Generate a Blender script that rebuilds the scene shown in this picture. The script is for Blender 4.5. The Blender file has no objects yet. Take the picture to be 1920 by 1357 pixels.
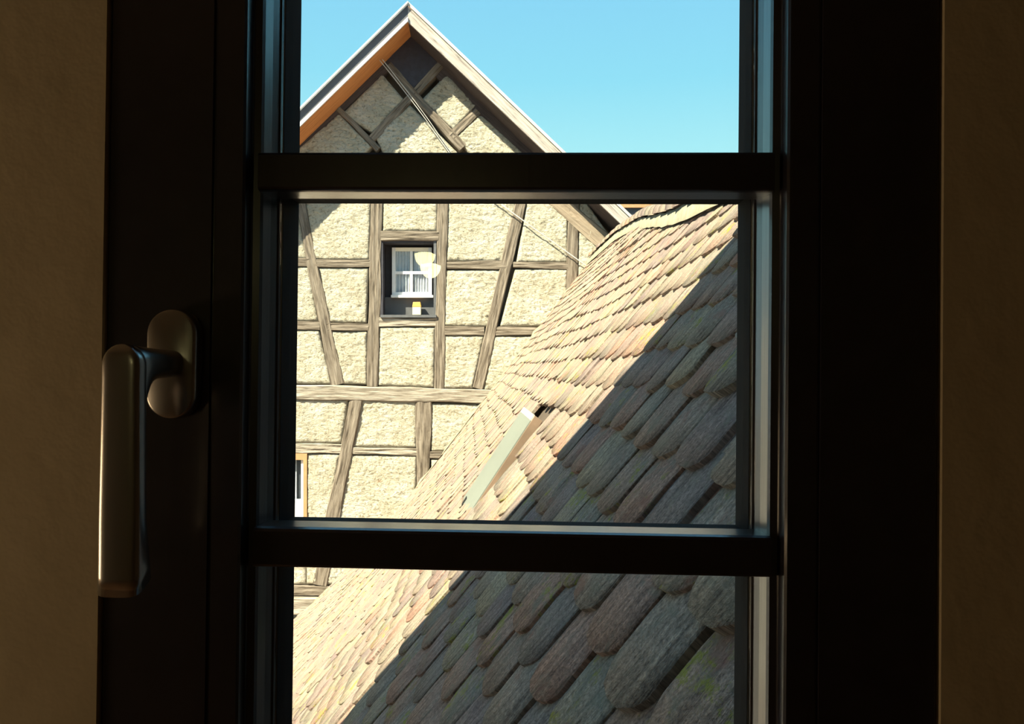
import bpy, bmesh, math, random
from mathutils import Vector, Matrix, noise
random.seed(11)
C = bpy.context.scene.collection
EYE = 5.5                      # camera height above the yard
F = 1400.0                     # focal length in pixels of the 1920x1357 frame
CX, CY = 960.0, 678.5

# ------------------------------------------------------------------ camera
YAW, PITCH, ROLL = math.radians(3.07), math.radians(0.5), 0.0105
f0 = Vector((math.sin(YAW) * math.cos(PITCH), math.cos(YAW) * math.cos(PITCH), math.sin(PITCH)))
r0 = Vector((math.cos(YAW), -math.sin(YAW), 0))
u0 = r0.cross(f0)
rc = r0 * math.cos(ROLL) + u0 * math.sin(ROLL)
uc = u0 * math.cos(ROLL) - r0 * math.sin(ROLL)
CAM = Vector((0, 0, EYE))
cam_d = bpy.data.cameras.new('camera'); cam = bpy.data.objects.new('camera', cam_d); C.objects.link(cam)
cam_d.sensor_width = 36; cam_d.lens = 36 * F / 1920; cam_d.clip_start = 0.02; cam_d.clip_end = 500
M = Matrix((rc, uc, -f0)).transposed().to_4x4(); M.translation = CAM
cam.matrix_world = M
bpy.context.scene.camera = cam

# ------------------------------------------------------------------ sky, sun, exposure
SUN_AZ, SUN_EL = math.radians(50), math.radians(46)      # from the left, behind the viewer
L = Vector((-math.sin(SUN_AZ) * math.cos(SUN_EL), -math.cos(SUN_AZ) * math.cos(SUN_EL), math.sin(SUN_EL)))
sd = bpy.data.lights.new('sun', 'SUN'); sd.energy = 25.0; sd.angle = math.radians(0.53); sd.color = (1.0, 0.895, 0.63)
so = bpy.data.objects.new('sun', sd); C.objects.link(so)
so.rotation_euler = L.to_track_quat('Z', 'Y').to_euler(); so.location = (-30, -25, 40)
w = bpy.data.worlds.new('sky'); bpy.context.scene.world = w; w.use_nodes = True
nt = w.node_tree; nt.nodes.clear()
tc = nt.nodes.new('ShaderNodeTexCoord'); sx = nt.nodes.new('ShaderNodeSeparateXYZ')
rp = nt.nodes.new('ShaderNodeValToRGB'); bg = nt.nodes.new('ShaderNodeBackground'); wo = nt.nodes.new('ShaderNodeOutputWorld')
nt.links.new(tc.outputs['Generated'], sx.inputs[0]); nt.links.new(sx.outputs['Z'], rp.inputs[0])
nt.links.new(rp.outputs[0], bg.inputs[0]); nt.links.new(bg.outputs[0], wo.inputs[0])
el = rp.color_ramp.elements
el[0].position = 0.0; el[0].color = (0.86, 1.10, 1.14, 1)
el[1].position = 1.0; el[1].color = (0.24, 0.44, 0.78, 1)
for p, c in ((0.24, (0.56, 1.10, 1.16, 1)), (0.36, (0.36, 0.92, 1.16, 1)), (0.5, (0.30, 0.78, 1.14, 1))):
    e = el.new(p); e.color = c
bg.inputs[1].default_value = 1.0
vs = bpy.context.scene.view_settings
vs.view_transform = 'Standard'; vs.look = 'None'; vs.exposure = 0.0; vs.gamma = 1.0; vs.use_curve_mapping = False
bpy.context.scene.cycles.max_bounces = 10
bpy.context.scene.cycles.transparent_max_bounces = 24

# ------------------------------------------------------------------ pixel helpers
def ray(px, py):
    return (rc * ((px - CX) / F) + uc * ((CY - py) / F) + f0)
def at(px, py, Y):
    d = ray(px, py); return CAM + d * (Y / d.y)
def proj(p):
    q = p - CAM; z = q.dot(f0)
    if z < 0.05: return None
    return (CX + F * q.dot(rc) / z, CY - F * q.dot(uc) / z)

# ------------------------------------------------------------------ tags and builders
def tag(o, label=None, cat=None, group=None, kind=None):
    if label: o['label'] = label
    if cat: o['category'] = cat
    if group: o['group'] = group
    if kind: o['kind'] = kind
    return o
def empty(name, loc, label=None, cat=None, group=None, kind=None):
    o = bpy.data.objects.new(name, None); C.objects.link(o); o.location = loc; o.empty_display_size = 0.1
    return tag(o, label, cat, group, kind)
def link(name, me, mat=None, parent=None, mw=None):
    o = bpy.data.objects.new(name, me); C.objects.link(o)
    if mat and not me.materials: me.materials.append(mat)
    if mw is not None: o.matrix_world = mw
    if parent is not None:
        pm = Matrix.Translation(parent.location) if parent.type == 'EMPTY' and parent.parent is None else WM[parent.name]
        o.parent = parent; o.matrix_parent_inverse = pm.inverted()
    WM[o.name] = mw.copy() if mw is not None else Matrix.Identity(4)
    return o
WM = {}
def mesh_from(verts, faces, smooth=False):
    me = bpy.data.meshes.new('m'); me.from_pydata([tuple(v) for v in verts], [], faces); me.update()
    bm = bmesh.new(); bm.from_mesh(me); bmesh.ops.recalc_face_normals(bm, faces=bm.faces); bm.to_mesh(me); bm.free()
    if smooth:
        for p in me.polygons: p.use_smooth = True
    return me
def bm_mesh(bm, smooth=False):
    bmesh.ops.recalc_face_normals(bm, faces=bm.faces)
    me = bpy.data.meshes.new('m'); bm.to_mesh(me); bm.free()
    if smooth:
        for p in me.polygons: p.use_smooth = True
    return me
def add_box(bm, lo, hi):
    vs_ = [bm.verts.new((x, y, z)) for x in (lo[0], hi[0]) for y in (lo[1], hi[1]) for z in (lo[2], hi[2])]
    for f in ((0, 1, 3, 2), (4, 6, 7, 5), (0, 4, 5, 1), (2, 3, 7, 6), (0, 2, 6, 4), (1, 5, 7, 3)):
        bm.faces.new([vs_[i] for i in f])
def box_mesh(lo, hi, bevel=0.0):
    bm = bmesh.new(); add_box(bm, lo, hi)
    if bevel: bmesh.ops.bevel(bm, geom=bm.edges[:], offset=bevel, segments=2, affect='EDGES', profile=0.5)
    return bm_mesh(bm)
def prism_pts(front, back):
    n = len(front); vs_ = list(front) + list(back)
    fs = [list(range(n)), list(range(2 * n - 1, n - 1, -1))]
    for i in range(n): fs.append([i, (i + 1) % n, n + (i + 1) % n, n + i])
    return mesh_from(vs_, fs)
def centred(pts):
    c = Vector((0, 0, 0))
    for p in pts: c += p
    return c / len(pts)
def prism(name, pts, off, mat, parent=None, bevel=0.0):
    """a flat outline of world points with a thickness vector"""
    off = Vector(off); c = centred(pts)
    me = prism_pts([p - c for p in pts], [p - c + off for p in pts])
    if bevel:
        bm = bmesh.new(); bm.from_mesh(me)
        bmesh.ops.bevel(bm, geom=bm.edges[:], offset=bevel, segments=2, affect='EDGES', profile=0.5)
        bm.to_mesh(me); bm.free()
    return link(name, me, mat, parent, Matrix.Translation(c))

# ------------------------------------------------------------------ materials
class N:
    def __init__(s, name):
        s.m = bpy.data.materials.new(name); s.m.use_nodes = True; s.t = s.m.node_tree
        s.p = s.t.nodes['Principled BSDF']; s.out = s.t.nodes['Material Output']
    def n(s, typ, **kw):
        nd = s.t.nodes.new(typ)
        for k, v in kw.items():
            if hasattr(nd, k): setattr(nd, k, v)
        return nd
    def l(s, a, b): s.t.links.new(a, b)
    def noise(s, vec, scale, detail=4, rough=0.6, dist=0.0):
        nd = s.n('ShaderNodeTexNoise'); nd.inputs['Scale'].default_value = scale
        nd.inputs['Detail'].default_value = detail; nd.inputs['Roughness'].default_value = rough; nd.inputs['Distortion'].default_value = dist
        if vec is not None: s.l(vec, nd.inputs['Vector'])
        return nd.outputs['Fac']
    def ramp(s, fac, stops, interp='LINEAR'):
        nd = s.n('ShaderNodeValToRGB'); nd.color_ramp.interpolation = interp
        e = nd.color_ramp.elements
        e[0].position, e[0].color = stops[0][0], (*stops[0][1], 1)
        e[1].position, e[1].color = stops[-1][0], (*stops[-1][1], 1)
        for p, c in stops[1:-1]:
            q = e.new(p); q.color = (*c, 1)
        s.l(fac, nd.inputs[0]); return nd.outputs[0]
    def mix(s, fac, a, b, mode='MIX'):
        nd = s.n('ShaderNodeMix', data_type='RGBA', blend_type=mode)
        if isinstance(fac, (int, float)): nd.inputs[0].default_value = fac
        else: s.l(fac, nd.inputs[0])
        for v, k in ((a, 6), (b, 7)):
            if isinstance(v, tuple): nd.inputs[k].default_value = (*v, 1)
            else: s.l(v, nd.inputs[k])
        return nd.outputs[2]
    def math(s, op, a, b=None):
        nd = s.n('ShaderNodeMath', operation=op)
        for i, v in enumerate((a, b)):
            if v is None: continue
            if isinstance(v, (int, float)): nd.inputs[i].default_value = v
            else: s.l(v, nd.inputs[i])
        return nd.outputs[0]
    def mapping(s, vec, scale):
        nd = s.n('ShaderNodeMapping'); nd.inputs['Scale'].default_value = scale; s.l(vec, nd.inputs[0]); return nd.outputs[0]
    def bump(s, h, strength, dist):
        nd = s.n('ShaderNodeBump'); nd.inputs['Strength'].default_value = strength; nd.inputs['Distance'].default_value = dist
        s.l(h, nd.inputs['Height']); s.l(nd.outputs[0], s.p.inputs['Normal'])
    def set(s, color=None, rough=None, metal=None, spec=None):
        if color is not None:
            if isinstance(color, tuple): s.p.inputs['Base Color'].default_value = (*color, 1)
            else: s.l(color, s.p.inputs['Base Color'])
        if rough is not None: s.p.inputs['Roughness'].default_value = rough
        if metal is not None: s.p.inputs['Metallic'].default_value = metal
        if spec is not None: s.p.inputs['Specular IOR Level'].default_value = spec
        return s.m
def obj_coord(k, rand=True):
    t = k.n('ShaderNodeTexCoord')
    if not rand: return t.outputs['Object']
    oi = k.n('ShaderNodeObjectInfo'); a = k.n('ShaderNodeVectorMath', operation='ADD')
    m = k.math('MULTIPLY', oi.outputs['Random'], 37.0)
    k.l(t.outputs['Object'], a.inputs[0]); k.l(m, a.inputs[1]); return a.outputs[0]
MAT = {}
def plain(name, col, rough=0.6, metal=0.0, spec=0.5, var=0.15, scale=8.0, bump=0.0):
    k = N(name); v = obj_coord(k)
    nz = k.noise(v, scale, 5)
    d = tuple(max(0, c * (1 - var)) for c in col); b = tuple(min(1, c * (1 + var)) for c in col)
    k.set(k.ramp(nz, [(0.3, d), (0.7, b)]), rough, metal, spec)
    if bump: k.bump(k.noise(v, scale * 6, 4), bump, 0.01)
    MAT[name] = k.m; return k.m

def mk_wood(name, light, dark, crack, rough=0.85, scale=1.0):
    """grain runs along local x"""
    k = N(name); v = obj_coord(k)
    st = k.mapping(v, (1.6 * scale, 22 * scale, 22 * scale))
    g = k.noise(st, 1.6, 6, 0.65, 0.3); fine = k.noise(k.mapping(v, (4 * scale, 90 * scale, 90 * scale)), 1.0, 3)
    big = k.noise(v, 3.0 * scale, 3)
    c = k.ramp(g, [(0.32, crack), (0.42, dark), (0.62, light), (0.8, tuple(min(1, x * 1.25) for x in light))])
    c = k.mix(k.math('MULTIPLY', big, 0.5), c, dark)
    k.set(c, rough, 0, 0.2)
    h = k.math('ADD', g, k.math('MULTIPLY', fine, 0.35)); k.bump(h, 0.8, 0.02)
    MAT[name] = k.m
mk_wood('oak', (0.235, 0.205, 0.178), (0.115, 0.095, 0.078), (0.022, 0.017, 0.014))
mk_wood('shaded_oak', (0.085, 0.068, 0.066), (0.05, 0.04, 0.042), (0.02, 0.015, 0.015))  # oak with the under-eave shade put into its colour: upper rafters, right soffit
mk_wood('pale_oak', (0.40, 0.375, 0.34), (0.18, 0.155, 0.13), (0.04, 0.03, 0.024))
mk_wood('bargeboard_wood', (0.44, 0.41, 0.40), (0.30, 0.27, 0.26), (0.10, 0.085, 0.08), 0.7)
mk_wood('soffit_wood', (0.62, 0.27, 0.10), (0.50, 0.20, 0.07), (0.30, 0.11, 0.04), 0.6)
mk_wood('beige_wood', (0.30, 0.25, 0.20), (0.24, 0.195, 0.155), (0.16, 0.12, 0.09), 0.6)
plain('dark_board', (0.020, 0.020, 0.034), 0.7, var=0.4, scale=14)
plain('grey_fascia', (0.060, 0.062, 0.078), 0.5, var=0.2)
plain('white_paint', (0.70, 0.70, 0.72), 0.5, var=0.05)
plain('cream_paint', (0.86, 0.80, 0.66), 0.5, var=0.05)
plain('tan_paint', (0.33, 0.195, 0.10), 0.55, var=0.15)
plain('grey_board', (0.07, 0.075, 0.09), 0.6, var=0.2)
plain('curtain', (0.62, 0.61, 0.66), 0.9, var=0.12, scale=20)
plain('mortar', (0.23, 0.21, 0.155), 0.95, var=0.25, scale=12, bump=0.6)
plain('deck', (0.06, 0.045, 0.035), 0.9)
plain('house_tile', (0.28, 0.16, 0.11), 0.9)
plain('cable_grey', (0.42, 0.41, 0.40), 0.5)
plain('orange', (0.75, 0.36, 0.08), 0.6); plain('cream', (0.8, 0.7, 0.45), 0.6)
plain('red_cloth', (0.45, 0.08, 0.08), 0.8)
plain('hatch_sheet', (0.14, 0.165, 0.155), 0.3, var=0.08, scale=3)
plain('hatch_wood', (0.155, 0.105, 0.075), 0.7, var=0.2)
plain('yard', (0.13, 0.12, 0.115), 0.95, var=0.15, scale=1)
plain('room_wall', (0.62, 0.52, 0.36), 0.85, var=0.05, scale=5, bump=0.15)
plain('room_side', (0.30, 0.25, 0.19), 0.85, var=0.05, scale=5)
plain('room_floor', (0.22, 0.13, 0.07), 0.5)
plain('outer_render', (0.35, 0.33, 0.30), 0.95, var=0.1, scale=4)
plain('gasket', (0.012, 0.012, 0.013), 0.9, spec=0.1)
plain('brass', (0.5, 0.38, 0.2), 0.35, metal=1.0)
plain('moss', (0.20, 0.20, 0.03), 0.95, var=0.5, scale=30, bump=0.8)
# dark lacquered window timber: faint vertical/horizontal grain
k = N('sash'); v = obj_coord(k)
k.set(k.ramp(k.noise(v, 40, 4), [(0.3, (0.020, 0.018, 0.024)), (0.7, (0.030, 0.027, 0.036))]), 0.30, 0, 0.6)
k.p.inputs['Coat Weight'].default_value = 0.8; k.p.inputs['Coat Roughness'].default_value = 0.16
k.bump(k.noise(k.mapping(v, (160, 160, 8)), 1, 3), 0.08, 0.002); MAT['sash'] = k.m
# satin aluminium
k = N('aluminium'); v = obj_coord(k); k.set((0.50, 0.485, 0.48), 0.27, 1.0); k.bump(k.noise(v, 900, 2), 0.03, 0.0005); MAT['aluminium'] = k.m
# spacer bar with perforations
k = N('spacer'); t = k.n('ShaderNodeTexCoord'); vo = k.n('ShaderNodeTexVoronoi', feature='F1'); vo.inputs['Randomness'].default_value = 0.0
vo.inputs['Scale'].default_value = 260; k.l(t.outputs['Object'], vo.inputs['Vector'])
k.set(k.ramp(vo.outputs['Distance'], [(0.22, (0.06, 0.055, 0.05)), (0.34, (0.42, 0.40, 0.37))]), 0.3, 0.9); MAT['spacer'] = k.m
# clear glass
def mk_glass(name, tint, ior=1.5):
    k = N(name); k.t.nodes.remove(k.p)
    fr = k.n('ShaderNodeFresnel'); ge = k.n('ShaderNodeNewGeometry')
    k.l(k.math('SUBTRACT', ior, k.math('MULTIPLY', ge.outputs['Backfacing'], ior - 1 / ior)), fr.inputs[0])
    tr = k.n('ShaderNodeBsdfTransparent'); tr.inputs[0].default_value = (*tint, 1)
    gl = k.n('ShaderNodeBsdfGlossy'); gl.inputs['Roughness'].default_value = 0.0
    mx = k.n('ShaderNodeMixShader'); k.l(fr.outputs[0], mx.inputs[0]); k.l(tr.outputs[0], mx.inputs[1]); k.l(gl.outputs[0], mx.inputs[2])
    k.l(mx.outputs[0], k.out.inputs[0]); MAT[name] = k.m
mk_glass('glass', (0.985, 0.99, 0.985)); mk_glass('far_glass', (0.9, 0.93, 0.94))
def mk_emit(name, col, s):
    k = N(name); k.set(col, 0.5); k.p.inputs['Emission Color'].default_value = (*col, 1); k.p.inputs['Emission Strength'].default_value = s; MAT[name] = k.m
mk_emit('lamp_bowl', (1.0, 0.90, 0.40), 24.0)
mk_emit('fill_lamp_glow', (1.0, 0.72, 0.40), 9.0)  # glow of the added fill lamp
# rough lime plaster
k = N('plaster'); v = obj_coord(k, True)
a = k.noise(v, 3.0, 5, 0.6); b = k.noise(v, 26, 5, 0.7); cst = k.noise(k.mapping(v, (7, 16, 16)), 1.5, 5, 0.7, 0.6)
col = k.ramp(a, [(0.25, (0.42, 0.385, 0.31)), (0.5, (0.50, 0.475, 0.40)), (0.75, (0.58, 0.57, 0.53))])
rust = k.ramp(k.noise(v, 5.0, 4, 0.7), [(0.66, (0, 0, 0)), (0.74, (1, 1, 1))])
rustf = k.n('ShaderNodeRGBToBW'); k.l(rust, rustf.inputs[0])
col = k.mix(k.math('MULTIPLY', rustf.outputs[0], 0.45), col, (0.36, 0.19, 0.09))
pit = k.ramp(b, [(0.34, (0.30, 0.27, 0.20)), (0.47, (1, 1, 1))])
col = k.mix(0.75, col, pit, 'MULTIPLY')
k.set(col, 0.95, 0, 0.1)
k.bump(k.math('ADD', k.math('MULTIPLY', b, 0.8), cst), 1.0, 0.06); MAT['plaster'] = k.m
# clay roof tile: per-tile tint, streaks along the tile, lichen and moss
k = N('clay_tile')
oi = k.n('ShaderNodeObjectInfo'); atr = k.n('ShaderNodeAttribute'); atr.attribute_name = 'tint'
rnd = k.math('FRACT', k.math('ADD', oi.outputs['Random'], atr.outputs['Fac']))
rnd2 = k.math('FRACT', k.math('MULTIPLY', rnd, 7.31))
uv = k.n('ShaderNodeTexCoord'); va = k.n('ShaderNodeVectorMath', operation='ADD')
k.l(uv.outputs['UV'], va.inputs[0]); k.l(k.math('MULTIPLY', rnd, 53.0), va.inputs[1]); v = va.outputs[0]
base = k.ramp(rnd, [(0.0, (0.255, 0.183, 0.172)), (0.2, (0.30, 0.24, 0.20)), (0.4, (0.215, 0.166, 0.166)), (0.55, (0.25, 0.22, 0.185)), (0.7, (0.345, 0.205, 0.165)), (0.85, (0.265, 0.222, 0.19)), (1.0, (0.35, 0.29, 0.215))])
streak = k.noise(k.mapping(v, (70, 9, 1)), 1.0, 5, 0.7, 0.4)
spot = k.noise(v, 130, 4, 0.75); med = k.noise(v, 17, 5, 0.65, 0.5)
c = k.mix(0.85, base, k.ramp(streak, [(0.30, (0.28, 0.27, 0.28)), (0.48, (0.95, 0.95, 0.95)), (0.70, (1.65, 1.62, 1.55))]), 'MULTIPLY')
c = k.mix(0.7, c, k.ramp(spot, [(0.36, (0.42, 0.42, 0.42)), (0.5, (1, 1, 1)), (0.66, (1.75, 1.75, 1.68))]), 'MULTIPLY')
gl_ = k.ramp(med, [(0.50, (0, 0, 0)), (0.66, (1, 1, 1))]); glf = k.n('ShaderNodeRGBToBW'); k.l(gl_, glf.inputs[0])
c = k.mix(k.math('MULTIPLY', glf.outputs[0], 0.6), c, k.mix(rnd2, (0.28, 0.25, 0.20), (0.18, 0.205, 0.175)))
rd_ = k.ramp(k.noise(v, 11, 4, 0.6), [(0.60, (0, 0, 0)), (0.70, (1, 1, 1))]); rdf = k.n('ShaderNodeRGBToBW'); k.l(rd_, rdf.inputs[0])
c = k.mix(k.math('MULTIPLY', rdf.outputs[0], 0.55), c, (0.29, 0.135, 0.11))
ms_ = k.ramp(k.noise(v, 13, 6, 0.78), [(0.55, (0, 0, 0)), (0.63, (1, 1, 1))]); msf = k.n('ShaderNodeRGBToBW'); k.l(ms_, msf.inputs[0])
mosson = k.math('GREATER_THAN', rnd2, 0.6)
c = k.mix(k.math('MULTIPLY', k.math('MULTIPLY', msf.outputs[0], mosson), 0.9), c, (0.27, 0.27, 0.045))
wl_ = k.ramp(k.noise(v, 38, 6, 0.8, 0.6), [(0.62, (0, 0, 0)), (0.70, (1, 1, 1))]); wlf = k.n('ShaderNodeRGBToBW'); k.l(wl_, wlf.inputs[0])
c = k.mix(k.math('MULTIPLY', wlf.outputs[0], 0.6), c, (0.40, 0.385, 0.36))
k.set(c, 0.92, 0, 0.15)
k.bump(k.math('ADD', streak, k.math('MULTIPLY', spot, 0.9)), 1.0, 0.010); MAT['clay_tile'] = k.m
m = MAT

# ================================================================== the room we look out of
WYAW = math.radians(3.07 + 2.2)
wn = Vector((math.sin(WYAW), math.cos(WYAW), 0)); wr = Vector((math.cos(WYAW), -math.sin(WYAW), 0)); wz = Vector((0, 0, 1))
WMAT = Matrix((wr, wn, wz)).transposed().to_4x4(); WMAT.translation = CAM      # local x = right, y = outwards, z = up
FLOOR_V, CEIL_V = -1.5, 1.05
HL, HR, HB, HT = -0.2718, 0.2384, -0.472, 0.481          # wall opening
W0, W1 = 0.4525, 0.56
def wbox(name, lo, hi, mat, parent=None, bevel=0.0):
    c = Vector([(a + b) / 2 for a, b in zip(lo, hi)])
    me = box_mesh([a - q for a, q in zip(lo, c)], [b - q for b, q in zip(hi, c)], bevel)
    return link(name, me, mat, parent, WMAT @ Matrix.Translation(c))
bm = bmesh.new()
XL, XR, ZB, ZT = -2.1, 2.1, FLOOR_V, CEIL_V
add_box(bm, (XL, W0, ZB), (HL, W1, ZT)); add_box(bm, (HR, W0, ZB), (XR, W1, ZT))
add_box(bm, (HL, W0, ZB), (HR, W1, HB)); add_box(bm, (HL, W0, HT), (HR, W1, ZT))
tag(link('wall_front', bm_mesh(bm), m['room_wall'], None, WMAT.copy()), 'beige plastered inner wall either side of the dark window', 'wall', kind='structure')
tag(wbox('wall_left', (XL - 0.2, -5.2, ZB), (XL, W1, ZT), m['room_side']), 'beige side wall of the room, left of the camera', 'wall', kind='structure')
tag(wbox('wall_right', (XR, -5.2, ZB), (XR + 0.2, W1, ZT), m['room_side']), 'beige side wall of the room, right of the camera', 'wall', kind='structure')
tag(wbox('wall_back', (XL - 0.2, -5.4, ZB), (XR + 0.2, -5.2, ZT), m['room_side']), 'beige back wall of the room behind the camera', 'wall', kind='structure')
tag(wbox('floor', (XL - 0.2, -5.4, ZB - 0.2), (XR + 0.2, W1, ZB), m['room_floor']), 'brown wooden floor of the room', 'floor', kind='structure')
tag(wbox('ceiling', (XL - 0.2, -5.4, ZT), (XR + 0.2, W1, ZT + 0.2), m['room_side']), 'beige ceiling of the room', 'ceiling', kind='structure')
# the house around the room: outer walls and the roof verge whose shadow falls on the neighbouring tiles
bm = bmesh.new()
OY0, OY1 = W1 + 0.002, W1 + 0.03
def obox(a, b, c_, d): add_box(bm, (a, OY0, c_), (b, OY1, d))
obox(-7, HL, -EYE, 1.2); obox(HR, 3.0, -EYE, 1.2); obox(HL, HR, -EYE, HB); obox(HL, HR, HT, 1.2)
vx = [(-7.0, 1.2), (3.0, 1.2), (3.0, 4.6), (-0.66, 3.0), (-7.0, -0.6)]
tag(link('wall_outer', bm_mesh(bm), m['outer_render'], None, WMAT.copy()), 'rendered outer face of the house around the dark window', 'wall', kind='structure')
# verge: shadow edge on the tiles computed from two points of it
def back(P, yc):
    t = (P.y - yc) / (-L.y); return P + L * t
VY = 0.85
PITCH_R = math.radians(53.0); TP = math.tan(PITCH_R); X0 = 0.55
def on_roof(px, py):
    d = ray(px, py); a = TP * d.x - d.z
    t = TP * X0 / a; return CAM + d * t
sA, sB = on_roof(1375, 470), on_roof(672, 1340)
vA, vB = back(sA, VY), back(sB, VY)
dv = (vA - vB); e0 = vB - dv * 1.2; e1 = vA + dv * 1.0
nrm = Vector((-dv.z, 0, dv.x)).normalized()
pts = [e0, e1, e1 + nrm * 0.25, e0 + nrm * 0.25]
tag(prism('roof_verge', pts, (0, -7, 0), m['house_tile']), 'overhanging roof verge of the house above the window', 'roof', kind='structure')
bm = bmesh.new()      # gable wall between the outer wall and the verge
a_, b_ = e0.copy(), e1.copy()
gp = [Vector((a_.x, VY - 0.3, EYE - 2.5)), Vector((b_.x, VY - 0.3, EYE + 1.1)), Vector((b_.x, VY - 0.3, b_.z)), Vector((a_.x, VY - 0.3, a_.z))]
gp[1].z = EYE + 1.26; gp[0].z = EYE + 1.26
low = Vector((a_.x, 0, 0))
tt = (EYE + 1.26 - a_.z) / (b_.z - a_.z)
gp = [a_ + (b_ - a_) * max(0, tt), Vector((b_.x, 0, EYE + 1.26)), b_.copy()]
for g in gp: g.y = VY - 0.35
bm.free()
tag(prism('wall_gable', gp, (0, 0.05, 0), m['outer_render']), 'rendered gable wall of the house above the window', 'wall', kind='structure')
g = bpy.data.meshes.new('m'); g.from_pydata([(-60, -60, 0), (60, -60, 0), (60, 80, 0), (-60, 80, 0)], [], [(0, 1, 2, 3)])
tag(link('ground', g, m['yard'], None, Matrix.Identity(4)), 'paved yard between the houses', 'ground', kind='structure')

# ------------------------------------------------------------------ window
win = empty('window_1', WMAT @ Vector((0, 0.49, HB)), 'dark timber casement window with two glazing bars and a metal handle', 'window', kind='structure')
def wlink(name, me, mat, parent=None): return link(name, me, mat, parent or win, WMAT.copy())
GL, GR = -0.1737, 0.1368
prof = [(0, 0.522), (0, 0.4872), (0.0012, 0.4865), (0.0018, 0.4840), (0.0030, 0.4795), (0.0045, 0.4700), (0.0055, 0.4675), (0.0098, 0.4668), (0.0104, 0.4655), (0.0110, 0.4570), (0.0122, 0.4552),
        (0.0290, 0.4552), (0.0296, 0.4566), (0.0306, 0.4566), (0.0312, 0.4546)]
def stile(name, edge, sgn, outer):
    o_max = abs(outer - edge)
    pr = prof + [(o_max - 0.002, 0.4546), (o_max, 0.4566), (o_max, 0.522)]
    vs_, fs = [], []
    for zz in (HB + 0.001, HT - 0.001):
        for o, w_ in pr: vs_.append((edge + sgn * o, w_, zz))
    n = len(pr)
    for i in range(n): fs.append([i, (i + 1) % n, n + (i + 1) % n, n + i])
    fs += [list(range(n)), list(range(n, 2 * n))]
    me = mesh_from(vs_, fs)
    return wlink(name, me, m['sash'])
stile('stile', GL, -1, HL + 0.0008); stile('stile', GR, 1, HR - 0.0008)
# glass-level openings (v) of the three lights
MU = (0.1096, 0.1357); ML = (-0.127, -0.1005); IN = 0.0064
LIGHTS = [(MU[1] - IN, MU[1] - IN + 0.2135), (ML[1] - IN, MU[0] + IN), (ML[0] + IN - 0.2135, ML[0] + IN)]
LIGHTS[1] = (ML[1] - IN, MU[0] + IN)
def bar(name, v0, v1, front_in):
    """horizontal member: rounded front, narrower glass-level core"""
    h = (v1 - v0)
    cs = [(v0 + 0.0010, 0.4640), (v0 + 0.0006, 0.4660), (v0 + 0.0004, 0.4835), (v0 + IN, 0.4868), (v0 + IN, 0.522), (v1 - IN, 0.522), (v1 - IN, 0.4868), (v1 - 0.0004, 0.4835),
          (v1 - 0.0006, 0.4660), (v1 - 0.0014, 0.4632), (v1 - 0.0030, 0.4618), (v0 + 0.0030, 0.4618), (v0 + 0.0016, 0.4626)]
    vs_, fs = [], []
    ends = ((GL - 0.0104, GL - 0.0104), (GR + 0.0104, GR + 0.0104))
    for e in (GL, GR):
        for vv, ww in cs:
            ext = 0.0052 if ww < 0.485 else 0.0
            vs_.append((e + (-ext if e == GL else ext), ww, vv))
    n = len(cs)
    for i in range(n): fs.append([i, (i + 1) % n, n + (i + 1) % n, n + i])
    fs += [list(range(n)), list(range(n, 2 * n))]
    return wlink(name, mesh_from(vs_, fs), m['sash'])
bar('glazing_bar', *MU, 0); bar('glazing_bar', *ML, 0)
def rail(lo, hi, inner_top):
    bm = bmesh.new(); add_box(bm, (GL - 0.005, 0.4560, lo), (GR + 0.005, 0.522, hi))
    bmesh.ops.bevel(bm, geom=bm.edges[:], offset=0.003, segments=2, affect='EDGES')
    wlink('rail', bm_mesh(bm), m['sash'])
rail(LIGHTS[0][1], HT - 0.001, False); rail(HB + 0.001, LIGHTS[2][0], True)
for li, (a, b) in enumerate(LIGHTS):
    for wi, ww in enumerate((0.4878, 0.5034)):
        me = box_mesh((-(GR - GL) / 2 + 0.0005, -0.0013, -(b - a) / 2 + 0.0005), ((GR - GL) / 2 - 0.0005, 0.0013, (b - a) / 2 - 0.0005))
        mt = WMAT @ Matrix.Translation(((GL + GR) / 2, ww + 0.0016, (a + b) / 2))
        if li == 1 and wi == 1:      # the outer pane of the middle light sits slightly out of true
            mt = mt @ Matrix.Rotation(math.radians(0.50), 4, 'X') @ Matrix.Rotation(math.radians(0.26), 4, 'Z')
        link('pane', me, m['glass'], win, mt)
    bm = bmesh.new(); t_ = 0.0009; d0, d1 = 0.4908, 0.5030
    add_box(bm, (GL, d0, b - t_), (GR, d1, b)); add_box(bm, (GL, d0, a), (GR, d1, a + t_))
    add_box(bm, (GL, d0, a + t_), (GL + t_, d1, b - t_)); add_box(bm, (GR - t_, d0, a + t_), (GR, d1, b - t_))
    wlink('spacer', bm_mesh(bm), m['spacer'])
for a, b in LIGHTS:
    bm = bmesh.new(); t_ = 0.0006; d0, d1 = 0.5072, 0.5225
    add_box(bm, (GL, d0, b - t_), (GR, d1, b)); add_box(bm, (GL, d0, a), (GR, d1, a + t_))
    add_box(bm, (GL, 0.4910, a + t_), (GL + 0.0012, d1, b - t_)); add_box(bm, (GR - 0.0012, 0.4910, a + t_), (GR, d1, b - t_))
    wlink('gasket', bm_mesh(bm), m['gasket'])
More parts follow.
